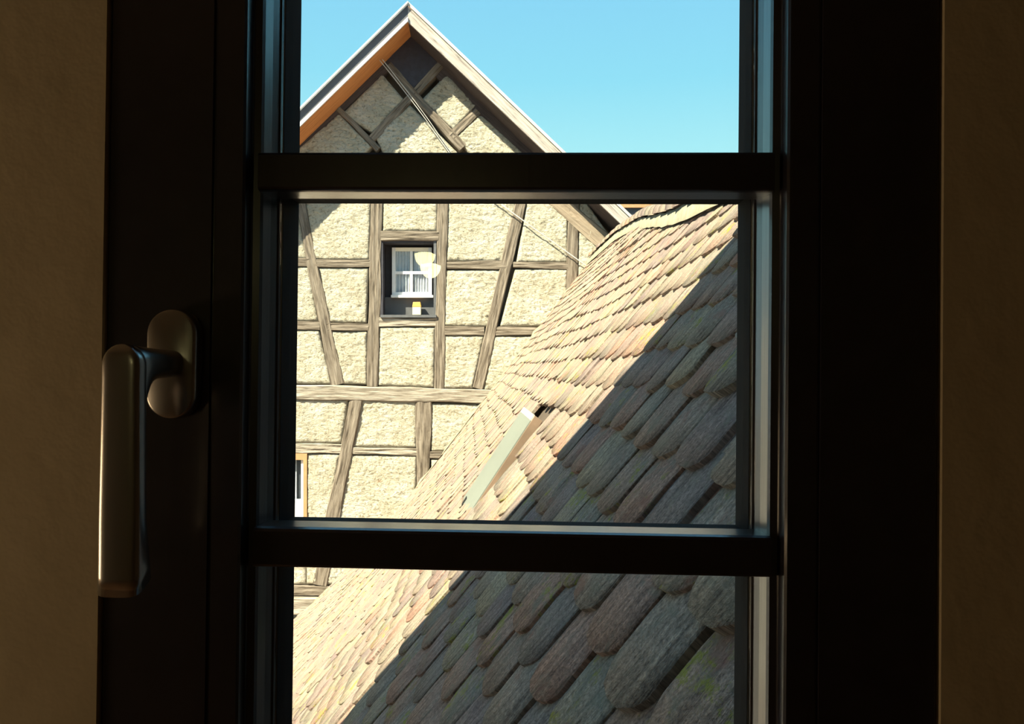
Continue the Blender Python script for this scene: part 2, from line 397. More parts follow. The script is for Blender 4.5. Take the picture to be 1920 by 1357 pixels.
# handle: oval rosette and lever
th = math.atan((336 - CX) / F) - math.radians(2.2)
HU = math.tan(th) * 0.4546; HV = (690 - 688) / F * 0.4546
hroot = bpy.data.objects.new('handle', None); C.objects.link(hroot)
hm = WMAT @ Matrix.Translation((HU, 0.4546, HV)); hroot.matrix_world = hm
hroot.parent = win; hroot.matrix_parent_inverse = Matrix.Translation(win.location).inverted(); WM[hroot.name] = hm
hroot['label'] = 'brushed aluminium lever handle pointing down'
def loft(sections, smooth=True):
    vs_, fs = [], []; n = len(sections[0])
    for s in sections: vs_ += s
    for i in range(len(sections) - 1):
        for j in range(n): fs.append([i * n + j, i * n + (j + 1) % n, (i + 1) * n + (j + 1) % n, (i + 1) * n + j])
    fs += [list(range(n)), list(range((len(sections) - 1) * n, len(sections) * n))]
    return mesh_from(vs_, fs, smooth)
def stadium(rx, rz, y, n=40):
    out = []
    for i in range(n):
        a = 2 * math.pi * i / n; x = rx * math.cos(a); z = rx * math.sin(a) + (rz - rx) * (1 if math.sin(a) >= 0 else -1)
        out.append((x, y, z))
    return out
ros = loft([stadium(0.0154, 0.0335, 0.0), stadium(0.0156, 0.0337, -0.004), stadium(0.0155, 0.0336, -0.0085), stadium(0.0148, 0.0329, -0.0108), stadium(0.0136, 0.0317, -0.0115)])
def hlink(name, me): return link(name, me, m['aluminium'], hroot, hm.copy())
hlink('rosette', ros)
def sup(cx, cy, cz, a, b, ax, n=28, e=0.5, shear=0.0):
    """superellipse section; ax 'z': in the x-y plane, ax 'y': in the x-z plane"""
    out = []
    for i in range(n):
        t = 2 * math.pi * i / n; cs, sn = math.cos(t), math.sin(t)
        p = a * math.copysign(abs(cs) ** e, cs); q = b * math.copysign(abs(sn) ** e, sn)
        out.append((cx + p, cy + q, cz + q * shear) if ax == 'z' else (cx + p, cy, cz + q))
    return out
GW = -0.0610       # lever plane, towards the viewer from the sash
secs = []
for i in range(7):                      # rounded top
    a = (i + 0.35) / 6.35 * math.pi / 2
    secs.append(sup(0, GW, 0.0105 - 0.0115 * (1 - math.sin(a)) * 0 - 0.0125 * (1 - math.cos(math.pi / 2 - a)) * 0 - 0.012 * (1 - math.sin(math.pi / 2 - a)) , 0.0108 * math.sin(a), 0.0058 * math.sin(a) ** 0.5, 'z'))
for i in range(1, 15):
    t = i / 14; z = 0.0005 - t * 0.1205
    secs.append(sup(0, GW + 0.0006 * t + 0.003 * max(0, t - 0.7) / 0.3, z, 0.0106 + 0.0014 * t, 0.0058 + 0.0034 * max(0, t - 0.7) / 0.3, 'z', shear=0.45 * max(0, t - 0.6) / 0.4))
bm_l = bmesh.new(); tmp = loft(secs); bm_l.from_mesh(tmp)
neck = []
for y, a, zt, zb in ((-0.0112, 0.0082, 0.0082, -0.0082), (-0.020, 0.0084, 0.0084, -0.0084), (-0.034, 0.0088, 0.0088, -0.0090), (-0.043, 0.0092, 0.0092, -0.0118), (-0.049, 0.0096, 0.0096, -0.017), (-0.0535, 0.0100, 0.0102, -0.026), (-0.0565, 0.0102, 0.0104, -0.038), (-0.060, 0.0102, 0.0104, -0.045)):
    neck.append(sup(0, y, (zt + zb) / 2, a, (zt - zb) / 2, 'y', e=0.8))
tmp2 = loft(neck); bm_l.from_mesh(tmp2)
hlink('lever', bm_mesh(bm_l, True))

# ================================================================== half-timbered house
YG, OV = 11.5, 0.52
YF = YG - OV
def G(px, py, dy=0.0): return at(px, py, YG + dy)
house = empty('half_timbered_house', Vector((G(765, 700).x, YG, 0)), 'half-timbered gable house with cream plaster panels and grey oak beams', 'house')
def beam(name, p0, p1, wpx, mat='oak', proud=0.018, depth=0.16, taper=1.0, rough=0.015, seg=22, taper_cut=0.0):
    A, B = G(*p0), G(*p1); v = B - A; ln = v.length; wd = wpx / F * YG
    ex = v.normalized(); ez = Vector((0, -1, 0)); ey = ez.cross(ex).normalized()
    mt = Matrix((ex, ey, ez)).transposed().to_4x4(); mt.translation = (A + B) / 2
    sd_ = random.random() * 90
    vs_, fs = [], []; hw = wd / 2
    ring = [(-1, -depth), (-1, -0.02), (-0.96, proud * 0.6), (-0.82, proud), (-0.4, proud), (0, proud), (0.4, proud), (0.82, proud), (0.96, proud * 0.6), (1, -0.02), (1, -depth)]
    n = len(ring)
    for i in range(seg + 1):
        x = -ln / 2 + ln * i / seg
        for j, (a, z) in enumerate(ring):
            nz = noise.noise(Vector((x * 4 + sd_, j * 0.9, sd_)))
            n2 = noise.noise(Vector((x * 1.3 + sd_, 7.7 if a > 0 else 3.3, sd_)))
            sc = 1.0 + (taper - 1.0) * (i / seg - 0.5)
            vs_.append((x, a * hw * sc + (n2 * rough * 1.6 if abs(a) > 0.5 else 0), z + (nz * rough if z > 0 else 0)))
    for i in range(seg):
        for j in range(n): fs.append([i * n + j, i * n + (j + 1) % n, (i + 1) * n + (j + 1) % n, (i + 1) * n + j])
    fs += [list(range(n)), list(range(seg * n, (seg + 1) * n))]
    return link(name, mesh_from(vs_, fs, False), m[mat], house, mt)
# posts, braces and rails, measured on the facade
beam('post', (708, 290), (698, 724), 21); beam('post', (831, 290), (824, 729), 19.5)
beam('post', (1077, 340), (1072, 545), 21, 'oak'); beam('post', (794, 750), (794, 935), 27, 'oak', rough=0.02, proud=0.03)
beam('brace', (556, 345), (632, 721), 21, taper=1.35, proud=0.02, rough=0.016); beam('brace', (985, 340), (896, 728), 21, proud=0.022)
beam('brace', (668, 746), (600, 1096), 25, rough=0.018, proud=0.035)
beam('sill_beam', (320, 728), (930, 744), 27, 'pale_oak', proud=0.05, rough=0.014)
beam('rail', (470, 491), (580, 493), 14); beam('rail', (590, 494), (693, 494), 15); beam('rail', (838, 498), (952, 497), 15); beam('rail', (962, 497), (1066, 498), 11)
beam('rail', (470, 608), (600, 611), 14, rough=0.016); beam('rail', (612, 612), (691, 613), 14, rough=0.016); beam('window_rail', (709, 604), (819, 604), 17, 'pale_oak')
beam('rail', (834, 620), (908, 621), 15, rough=0.016); beam('rail', (922, 620), (1030, 621), 16, rough=0.016)
beam('lintel', (714, 443), (822, 443), 18, proud=0.03)
beam('rail', (470, 839), (644, 841), 18, 'pale_oak', rough=0.018); beam('rail', (656, 845), (783, 847), 13, 'pale_oak', rough=0.018); beam('rail', (806, 852), (900, 853), 14)
beam('sill_beam', (420, 1104), (650, 1107), 20, 'oak', proud=0.03); beam('sill_beam', (420, 1134), (650, 1135), 32, 'pale_oak', proud=0.06)
beam('collar_beam', (500, 322), (1015, 322), 26)
beam('corner_post', (438, 330), (430, 1140), 26); beam('post', (330, 420), (322, 1140), 24)
# rafters along the rakes and the lattice under the ridge
beam('rafter', (768, 82), (530, 300), 20, 'shaded_oak', proud=0.0); beam('rafter', (766, 82), (1020, 312), 22, 'shaded_oak', proud=0.0)
beam('rafter', (1003, 340), (1160, 476), 34, 'beige_wood', proud=0.03)
beam('lattice_timber', (727, 123), (868, 277), 17, rough=0.016); beam('lattice_timber', (833, 117), (697, 260), 14, rough=0.016)
beam('lattice_timber', (634, 204), (710, 280), 12); beam('lattice_timber', (896, 208), (846, 257), 16)
beam('wall_rafter', (1100, 507), (1010, 625), 12, 'oak')
# plaster infill panels
def panel(q, proud=0.012, nx=34, mat='plaster', amp=1.0):
    P = [G(*p) for p in q]; c = centred(P)
    wd = max((P[1] - P[0]).length, (P[2] - P[3]).length); ht = max((P[3] - P[0]).length, (P[2] - P[1]).length)
    nu = max(6, min(70, int(wd / 0.020))); nv = max(6, min(70, int(ht / 0.020)))
    sd_ = random.random() * 50; vs_, fs = [], []
    for j in range(nv + 1):
        for i in range(nu + 1):
            s, t = i / nu, j / nv
            p = (P[0] * (1 - s) + P[1] * s) * (1 - t) + (P[3] * (1 - s) + P[2] * s) * t - c
            ed = min(s * wd, (1 - s) * wd, t * ht, (1 - t) * ht)
            pil = 1 - max(0, 1 - ed / 0.05) ** 2
            b = noise.noise(Vector((p.x * 5 + sd_, p.z * 5, sd_))) * 0.014 + noise.noise(Vector((p.x * 14 + p.z * 9 + sd_, p.z * 22, sd_))) * 0.012 + noise.noise(Vector((p.x * 24 - p.z * 14 + sd_, p.z * 34, sd_))) * 0.011
            z = -0.016 + (0.016 + proud) * pil + b * amp * (0.35 + 0.65 * pil)
            vs_.append((p.x, -z, p.z))
    for j in range(nv):
        for i in range(nu):
            a = j * (nu + 1) + i; fs.append([a, a + 1, a + nu + 2, a + nu + 1])
    # side skirts back into the wall
    rim = [i for i in range(nu + 1)] + [j * (nu + 1) + nu for j in range(1, nv + 1)] + [nv * (nu + 1) + i for i in range(nu - 1, -1, -1)] + [j * (nu + 1) for j in range(nv - 1, 0, -1)]
    b0 = len(vs_)
    for r in rim: vs_.append((vs_[r][0], 0.14, vs_[r][2]))
    for a in range(len(rim)): fs.append([rim[a], rim[(a + 1) % len(rim)], b0 + (a + 1) % len(rim), b0 + a])
    return link('plaster_panel', mesh_from(vs_, fs, True), m[mat], house, Matrix.Translation(c))
for q in (
    [(450, 335), (549, 335), (576, 485), (450, 485)], [(567, 335), (697, 335), (692, 487), (588, 487)], [(719, 335), (820, 335), (820, 434), (717, 434)],
    [(841, 335), (975, 335), (949, 490), (837, 490)], [(996, 335), (1066, 335), (1064, 492), (968, 492)], [(1087, 360), (1170, 480), (1165, 540), (1083, 560)],
    [(450, 500), (579, 500), (597, 602), (450, 602)], [(597, 502), (691, 502), (687, 605), (616, 605)], [(836, 506), (945, 506), (917, 612), (832, 612)],
    [(966, 504), (1064, 504), (1062, 612), (937, 612)], [(1085, 552), (1100, 552), (1060, 640), (1030, 640)],
    [(450, 616), (598, 619), (622, 720), (450, 718)], [(619, 621), (689, 621), (688, 721), (643, 720)], [(711, 613), (816, 613), (814, 726), (709, 723)],
    [(834, 629), (908, 629), (886, 728), (832, 728)], [(926, 630), (1035, 630), (1030, 735), (905, 732)],
    [(450, 747), (653, 748), (641, 831), (450, 829)], [(678, 748), (781, 752), (781, 839), (662, 838)], [(808, 756), (950, 759), (940, 846), (808, 846)],
    [(575, 851), (638, 851), (592, 1096), (575, 1096)], [(658, 853), (781, 854), (781, 1100), (609, 1096)], [(808, 861), (900, 861), (880, 1000), (808, 1000)],
    [(450, 986), (574, 986), (574, 1096), (450, 1096)], [(344, 430), (424, 370), (421, 730), (341, 730)], [(340, 748), (420, 748), (418, 1094), (336, 1094)],
    [(640, 214), (716, 138), (757, 186), (700, 250)], [(635, 212), (697, 275), (660, 312), (520, 312)], [(703, 256), (768, 196), (862, 290), (730, 312)],
    [(791, 186), (838, 138), (894, 197), (851, 244)], [(856, 256), (901, 213), (1005, 308), (895, 308)],
): panel(q)
# dark boarded diamond under the ridge
prism('dark_board', [G(767, 62, -0.012), G(820, 118, -0.012), G(774, 166, -0.012), G(728, 112, -0.012)], (0, 0.05, 0), m['dark_board'], house)
# wall core
apex = G(765, 55, 0.45)
core = [Vector((apex.x - 5.6, YG + 0.45, 0)), Vector((apex.x + 5.6, YG + 0.45, 0)), Vector((apex.x + 5.6, YG + 0.45, apex.z - 5.0)), apex, Vector((apex.x - 5.6, YG + 0.45, apex.z - 5.0))]
prism('wall_core', core, (0, 6.5, 0), m['outer_render'], house)
# roof of the house
def FP(px, py): return at(px, py, YF)
ap_o, ap_m, ap_i = FP(765, 6), FP(765, 33), FP(765, 41)
lo_o, lo_m, lo_i = FP(300, 464), FP(300, 487), FP(300, 494.5)
ro_o, ro_m, ro_i = FP(1330, 546), FP(1330, 568), FP(1330, 577)
# left: grey fascia, white drip edge; right: bleached bargeboard with thin tile edge
prism('bargeboard', [ap_o - Vector((0, 0, .02)), ap_m, lo_m, lo_o - Vector((0, 0, .02))], (0, 0.035, 0), m['grey_fascia'], house)
prism('drip_edge', [ap_m, ap_i, lo_i, lo_m], (0, -0.03, 0), m['white_paint'], house)
prism('roof_edge', [ap_o + Vector((0, 0, .012)), ap_o - Vector((0, 0, .018)), lo_o - Vector((0, 0, .018)), lo_o + Vector((0, 0, .012))], (0, -0.05, 0), m['white_paint'], house)
def axis_prism(name, pts, off, mat, ex):
    off = Vector(off); c = centred(pts); ex = ex.normalized(); ez = Vector((0, -1, 0)); ey = ez.cross(ex)
    mt = Matrix((ex, ey, ez)).transposed().to_4x4(); mt.translation = c; inv = mt.inverted()
    me = prism_pts([inv @ p for p in pts], [inv @ (p + off) for p in pts]); return link(name, me, mat, house, mt)
axis_prism('bargeboard', [ap_o - Vector((0, 0, .045)), ro_o - Vector((0, 0, .045)), ro_i, ap_i], (0, 0.04, 0), m['bargeboard_wood'], ro_o - ap_o)
prism('roof_edge', [ap_o + Vector((0, 0, .02)), ro_o + Vector((0, 0, .02)), ro_o - Vector((0, 0, .035)), ap_o - Vector((0, 0, .035))], (0, -0.02, 0), m['cable_grey'], house)
# soffit boards reaching back to the wall, then the roof slabs
th_ = Vector((0, 0, 0.03))
ssl = prism_pts
def soffit(name, a, b, mat):
    q = [a, b, b + Vector((0, OV + 0.25, 0)), a + Vector((0, OV + 0.25, 0))]
    c = centred(q); ex = (b - a).normalized(); ey = Vector((0, 1, 0)); ez = ex.cross(ey)
    mt = Matrix((ex, ey, ez)).transposed().to_4x4(); mt.translation = c; inv = mt.inverted()
    return link(name, prism_pts([inv @ p for p in q], [inv @ (p + th_) for p in q]), mat, house, mt)
up = Vector((0, 0.036, 0.01))
soffit('soffit_board', ap_i + up, lo_i + up, m['soffit_wood']); soffit('soffit_board', ap_i + up, ro_i + up, m['shaded_oak'])
for a, b, ai, bi in ((ap_o, lo_o, ap_i, lo_i), (ap_o, ro_o, ap_i, ro_i)):
    u_ = Vector((0, 0.05, 0.05)); t_ = Vector((0, 0.05, -0.005))
    prism('roof_slab', [a + t_, b + t_, bi + u_, ai + u_], (0, 8.0, 0), m['house_tile'], house)
# small attic window in its dark niche
def rectpx(x0, y0, x1, y1, dy): return [G(x0, y0, dy), G(x1, y0, dy), G(x1, y1, dy), G(x0, y1, dy)]
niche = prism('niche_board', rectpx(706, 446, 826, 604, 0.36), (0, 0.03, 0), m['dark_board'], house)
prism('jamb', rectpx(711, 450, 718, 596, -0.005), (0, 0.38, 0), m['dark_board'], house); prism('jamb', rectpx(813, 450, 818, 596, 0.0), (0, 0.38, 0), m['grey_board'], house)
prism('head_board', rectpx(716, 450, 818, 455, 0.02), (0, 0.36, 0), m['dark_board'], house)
prism('apron_board', rectpx(716, 557, 816, 597, 0.27), (0, 0.06, 0), m['grey_board'], house)
prism('ledge', rectpx(713, 590, 818, 595, -0.05), (0, 0.40, 0), m['grey_board'], house)
aw = bpy.data.objects.new('attic_window', None); C.objects.link(aw); c = G(772, 555, 0.1); aw.matrix_world = Matrix.Translation(c); WM[aw.name] = Matrix.Translation(c)
aw.parent = house; aw.matrix_parent_inverse = Matrix.Translation(house.location).inverted(); aw['label'] = 'white four-pane attic window with pale curtains'
def wrect(name, x0, y0, x1, y1, dy, th2, mat, parent):
    return prism(name, rectpx(x0, y0, x1, y1, dy), (0, th2, 0), mat, parent)
def four_pane(root, x0, y0, x1, y1, dy, fw, mw_, mat, top=None):
    xm, ym = (x0 + x1) / 2 - 1, (y0 + y1) / 2 + 2
    wrect('frame', x0, y0, x0 + fw, y1, dy, 0.06, mat, root); wrect('frame', x1 - fw, y0, x1, y1, dy, 0.06, mat, root)
    wrect('frame', x0 + fw, y0, x1 - fw, y0 + fw, dy, 0.06, top or mat, root); wrect('frame', x0 + fw, y1 - fw, x1 - fw, y1, dy, 0.06, mat, root)
    wrect('muntin', xm - mw_, y0 + fw, xm + mw_, y1 - fw, dy + 0.005, 0.04, mat, root); wrect('muntin', x0 + fw, ym - mw_, x1 - fw, ym + mw_, dy + 0.006, 0.038, mat, root)
    for a, b in ((x0 + fw, xm - mw_), (xm + mw_, x1 - fw)):
        for e, f in ((y0 + fw, ym - mw_), (ym + mw_, y1 - fw)):
            wrect('pane', a, e, b, f, dy + 0.02, 0.006, m['far_glass'], root)
four_pane(aw, 735, 464, 809.5, 554, 0.23, 6.5, 2.6, m['white_paint'], m['cream_paint'])
def curtain(x0, y0, x1, y1, dy, folds, root):
    vs_, fs = [], []; n = 48; A = G(x0, y0, dy); B = G(x1, y1, dy); c = (A + B) / 2
    for z in (A.z, B.z):
        for i in range(n + 1):
            t = i / n; vs_.append((A.x + (B.x - A.x) * t - c.x, 0.018 * math.sin(t * folds * 6.283) + 0.006 * math.sin(t * 31), z - c.z))
    for i in range(n): fs.append([i, i + 1, n + 2 + i, n + 1 + i])
    return link('curtain', mesh_from(vs_, fs, True), m['curtain'], root, Matrix.Translation(c))
curtain(739, 467, 768, 551, 0.285, 5, aw); curtain(776, 467, 806, 551, 0.285, 6, aw)
wrect('window_sill', 733, 553, 812, 557.5, 0.18, 0.12, m['white_paint'], aw)
# lower window at the edge of the view
lw = bpy.data.objects.new('lower_window', None); C.objects.link(lw); c = G(530, 980, 0.05); lw.matrix_world = Matrix.Translation(c); WM[lw.name] = Matrix.Translation(c)
lw.parent = house; lw.matrix_parent_inverse = Matrix.Translation(house.location).inverted(); lw['label'] = 'tan framed lower window'
for r in ((568.5, 850, 575.5, 986), (455, 850, 462, 986), (462, 850, 568.5, 862), (462, 978, 568.5, 986)): wrect('frame', *r, -0.02, 0.12, m['tan_paint'], lw)
for r in ((564.5, 862, 568.5, 978), (513, 862, 519, 978), (462, 936, 564.5, 978)): wrect('casement', *r, 0.02, 0.05, m['white_paint'], lw)
wrect('pane', 462, 862, 513, 936, 0.04, 0.006, m['far_glass'], lw); wrect('pane', 519, 862, 564.5, 936, 0.04, 0.006, m['far_glass'], lw)
wrect('curtain', 462, 862, 556, 978, 0.10, 0.01, m['curtain'], lw); wrect('backing', 455, 852, 575, 984, 0.13, 0.01, m['grey_board'], lw)
# lead-clad cheek of the rear wing seen past the right verge
prism('lead_cheek', rectpx(1150, 300, 1290, 470, 0.9), (0, 2.0, 0), m['grey_fascia'], house)
prism('cheek_cap', rectpx(1150, 378, 1290, 389, 0.84), (0, 0.05, 0), m['tan_paint'], house)
# little box on the window ledge
bx = empty('small_box', G(781, 590, 0.1), 'tiny orange and cream box standing on the attic window ledge', 'box')
wb = [G(773.5, 590, 0.10), G(789, 590, 0.10), G(789, 575, 0.10), G(773.5, 575, 0.10)]
prism('body', wb, (0, 0.11, 0), m['cream'], bx, 0.006)
prism('lid', [G(772.8, 575, 0.095), G(789.6, 575, 0.095), G(788, 566, 0.095), G(774.5, 566, 0.095)], (0, 0.12, 0), m['orange'], bx, 0.006)

# ================================================================== tiled roof of the wing
TS, TE = 0.66, YG - 0.06           # start / end along the ridge direction
PROF = [(-5.2, -5.35), (-4.2, -4.95), (-2.75, -3.95), (-1.93, -3.17), (-1.05, -2.13), (0.55, 0.0), (1.81, 1.672), (2.4, 2.455)]
def fillet(P, n=6):
    q = P
    for _ in range(3):
        r = [q[0]]
        for i in range(len(q) - 1):
            a, b = q[i], q[i + 1]
            r.append((a[0] * .75 + b[0] * .25, a[1] * .75 + b[1] * .25)); r.append((a[0] * .25 + b[0] * .75, a[1] * .25 + b[1] * .75))
        r.append(q[-1]); q = r
    return q
PF = fillet(PROF); ARC = [0.0]
for i in range(1, len(PF)): ARC.append(ARC[-1] + math.hypot(PF[i][0] - PF[i - 1][0], PF[i][1] - PF[i - 1][1]))
def prof_at(s):
    s = max(0, min(ARC[-1] - 1e-4, s))
    for i in range(1, len(ARC)):
        if ARC[i] >= s: break
    t = (s - ARC[i - 1]) / (ARC[i] - ARC[i - 1]); a, b = PF[i - 1], PF[i]
    d = Vector((b[0] - a[0], 0, b[1] - a[1])).normalized()
    return Vector((a[0] + (b[0] - a[0]) * t, 0, a[1] + (b[1] - a[1]) * t)), d
def ztop(Y):
    K = [(0, 0.80), (3.0, 0.80), (4.2, 0.92), (5.3, 1.11), (7.0, 1.43), (9.0, 1.66), (12, 1.70)]
    for a, b in zip(K, K[1:]):
        if Y <= b[0]: return a[1] + (b[1] - a[1]) * (Y - a[0]) / (b[0] - a[0])
    return K[-1][1]
def wave(s, Y): return 0.010 * math.sin(Y * 1.1 + s * 0.7) + 0.006 * math.sin(Y * 2.7 - s * 1.3 + 1)
roof = empty('tiled_roof', Vector((0.3, 6.0, EYE - 4)), 'steep old roof of rounded clay tiles, half in sun and half in shade', 'roof')
HEXP, TWID, TLEN = 0.155, 0.182, 0.37
def tile_geo(rng, cols=7, thick=0.020):
    """flat plain tile, rounded tail; local x across, y up the slope, z outwards"""
    hw = 0.0885 + rng.uniform(-0.002, 0.001); arc = rng.uniform(0.050, 0.070); ex = rng.uniform(2.0, 2.6)
    cam_ = rng.uniform(0.0005, 0.004); rows = [0, 0.12, 0.22, TLEN]
    V, Fc, U = [], [], []
    xs = [-hw * math.cos(math.pi * i / (cols - 1)) if True else 0 for i in range(cols)]
    tail = [arc * (1 - (max(0, 1 - abs(x / hw) ** ex)) ** (1 / ex)) + rng.uniform(-0.0025, 0.0025) for x in xs]
    tail[0] = tail[1] + 0.022; tail[-1] = tail[-2] + 0.022
    for r, y in enumerate(rows):
        for i, x in enumerate(xs):
            yy = tail[i] if r == 0 else max(y, tail[i] + 0.012 * r)
            z = thick + cam_ * (1 - (x / hw) ** 2) * 1.5 + rng.uniform(-0.0009, 0.0009) - (0.003 if r == 0 else 0)
            V.append((x, yy, z))
    R = len(rows)
    for r in range(R - 1):
        for i in range(cols - 1):
            a = r * cols + i; Fc.append([a, a + 1, a + cols + 1, a + cols])
    # tail face and side faces down to the underside
    per = [r * cols for r in range(R - 1, 0, -1)] + list(range(cols)) + [r * cols + cols - 1 for r in range(1, R)]
    b0 = len(V)
    for p in per:
        q = V[p]; V.append((q[0] * 0.985, q[1] + (0.004 if p < cols else 0), 0.0))
    for i in range(len(per) - 1): Fc.append([per[i], b0 + i, b0 + i + 1, per[i + 1]])
    Fc.append([b0 + i for i in range(len(per))][::-1])
    return V, Fc
def tile_mesh(V, Fc, name):
    me = bpy.data.meshes.new(name); me.from_pydata(V, [], Fc); me.update()
    uvl = me.uv_layers.new(name='UVMap')
    for lp in me.loops: uvl.data[lp.index].uv = (V[lp.vertex_index][0], V[lp.vertex_index][1])
    me.materials.append(m['clay_tile'])
    for p in me.polygons: p.use_smooth = len(p.vertices) == 4 and p.index < 18
    return me
rng = random.Random(5)
VAR = [tile_geo(rng) for _ in range(10)]
VME = [tile_mesh(V, Fc, 'tile_%s' % 'abcdefghij'[i]) for i, (V, Fc) in enumerate(VAR)]
LIT = [proj(WMAT @ Vector((x, 0.51, z))) for x, z in ((GL, 0), (GR, 0))]
def in_glass(p):
    q = proj(p)
    if q is None: return None
    l = (CAM - p); t = None
    # point on the glass plane
    a = WMAT.inverted() @ p
    sx_ = a.x * 0.505 / a.y; sz_ = a.z * 0.505 / a.y
    if not (GL - 0.01 < sx_ < GR + 0.01): return None
    for lo, hi in LIGHTS:
        if lo - 0.006 < sz_ < hi + 0.006: return q
    return None
hatch_y0, hatch_y1 = 3.74, 4.49
tiles = []
nrow = int((ARC[-1]) / HEXP)
for r in range(nrow):
    s0 = 0.3 + r * HEXP
    off = 0.5 * (r % 2) + rng.uniform(-0.06, 0.06)
    rowj = rng.uniform(-0.006, 0.006)
    i = 0
    while True:
        Yc = TS + (i + off) * TWID + rng.uniform(-0.004, 0.004)
        i += 1
        if Yc > TE: break
        s = s0 + rowj + rng.uniform(-0.011, 0.011) + 0.010 * math.sin(Yc * 1.7 + r)
        if s + 0.05 > ARC[-1]: continue
        P, d = prof_at(s)
        if P.z > ztop(Yc) - 0.03: continue
        if P.z + d.z * TLEN > ztop(Yc) + 0.12: pass
        if hatch_y0 - 0.085 < Yc < hatch_y1 + 0.02 and -0.74 < P.z + 0.05 < -0.25: continue
        nn = Vector((-d.z, 0, d.x))
        lift = -0.012 + wave(s, Yc) + rng.uniform(0, 0.005)
        al = 0.082 + rng.uniform(-0.012, 0.012)
        if rng.random() < 0.06: lift += 0.008; al += 0.025
        ey = (d * math.cos(al) - nn * math.sin(al)); ya = rng.uniform(-0.03, 0.03); rl = rng.uniform(-0.035, 0.035)
        exx = Vector((0, -1, 0)); ez = exx.cross(ey)
        ex2 = (exx * math.cos(ya) + ey * math.sin(ya)); ey2 = (ey * math.cos(ya) - exx * math.sin(ya))
        ex3 = (ex2 * math.cos(rl) + ez * math.sin(rl)); ez3 = ex3.cross(ey2)
        mt = Matrix((ex3, ey2, ez3)).transposed().to_4x4(); mt.translation = Vector((P.x, Yc, P.z + EYE)) + nn * lift
        # shorten tiles that would poke past the ridge
        head = ztop(Yc) + 0.02 - P.z; sc = min(1.0, max(0.25, head / (d.z * TLEN)))
        if sc < 1: mt = mt @ Matrix.Diagonal((1, sc, 1, 1))
        cpt = mt @ Vector((0, 0.08, 0.016)); q = in_glass(cpt); size = 0
        if q is not None:
            a = proj(mt @ Vector((-0.088, 0.08, 0.016))); b = proj(mt @ Vector((0.088, 0.08, 0.016))); e = proj(mt @ Vector((0, 0.0, 0.016))); f = proj(mt @ Vector((0, HEXP, 0.016)))
            if None not in (a, b, e, f):
                size = abs((b[0] - a[0]) * (f[1] - e[1]) - (b[1] - a[1]) * (f[0] - e[0]))
        tiles.append((size, rng.randrange(10), mt))
tiles.sort(key=lambda t: -t[0])
for size, vi, mt in tiles[:300]: link('tile', VME[vi], None, roof, mt)
BV, BF, BU, BT = [], [], [], []
for size, vi, mt in tiles[300:]:
    V, Fc = VAR[vi]; b0 = len(BV)
    for v in V: BV.append(tuple(mt @ Vector(v))); BU.append((v[0], v[1]))
    t_ = rng.random()
    for f in Fc: BF.append([b0 + j for j in f]); BT.append(t_)
me = bpy.data.meshes.new('field'); me.from_pydata(BV, [], BF); me.update()
uvl = me.uv_layers.new(name='UVMap'); buf = []
for lp in me.loops: buf += BU[lp.vertex_index]
uvl.data.foreach_set('uv', buf)
at_ = me.attributes.new('tint', 'FLOAT', 'FACE'); at_.data.foreach_set('value', BT)
me.materials.append(m['clay_tile'])
fo = link('tile_field', me, None, roof, Matrix.Identity(4)); fo['kind'] = 'stuff'
# boarding under the tiles (follows the sagging ridge), with the far slope behind
vs_, fs = [], []
ys = [TS + (TE - TS) * i / 40 for i in range(41)]; ns = 60
for Y in ys:
    for j in range(ns + 1):
        s = ARC[-1] * j / ns; P, d = prof_at(s); nn = Vector((-d.z, 0, d.x))
        zt = ztop(Y)
        if P.z > zt: P = Vector((0.55 + zt / TP, 0, zt))
        p = Vector((P.x, Y, P.z + EYE)) + nn * (wave(s, Y) - 0.052); vs_.append(p)
    zt = ztop(Y); vs_.append(Vector((0.55 + zt / TP + 3.2, Y, EYE + zt - 3.2)))
n = ns + 2
for i in range(len(ys) - 1):
    for j in range(n - 1): a = i * n + j; fs.append([a, a + 1, a + n + 1, a + n])
link('roof_boarding', mesh_from(vs_, fs), m['deck'], roof, Matrix.Identity(4))
# ridge tiles bedded in mortar
def half_pipe(length, r0_, r1_, th):
    vs_, fs = [], []; na = 9
    for x, r in ((0, r0_), (length, r1_)):
        for rr in (r, r - th):
            for i in range(na):
                a = math.pi * i / (na - 1); vs_.append((x, rr * math.cos(a), rr * math.sin(a)))
    o = na
    for i in range(na - 1):
        fs.append([i, i + 1, 2 * na + i + 1, 2 * na + i]); fs.append([o + i, 2 * na + o + i, 2 * na + o + i + 1, o + i + 1])
        fs.append([i, o + i, o + i + 1, i + 1]); fs.append([2 * na + i, 2 * na + i + 1, 2 * na + o + i + 1, 2 * na + o + i])
    return vs_, fs
RV, RF = half_pipe(0.40, 0.082, 0.094, 0.014); rme = tile_mesh(RV, RF, 'ridge')
Y = TS + 0.02; step = 0.36
while Y + 0.40 < TE:
    z0, z1 = ztop(Y), ztop(Y + step)
    A = Vector((0.55 + z0 / TP, Y, EYE + z0 + 0.015)); B = Vector((0.55 + z1 / TP, Y + step, EYE + z1 + 0.015))
    ex = (B - A).normalized(); ey = Vector((0, 0, 1)).cross(ex).normalized(); ez = ex.cross(ey)
    mt = Matrix((ex, ey, ez)).transposed().to_4x4(); mt.translation = A + Vector((0, 0, rng.uniform(-.006, .006)))
    link('ridge_tile', rme, None, roof, mt); Y += step
vs_, fs = [], []
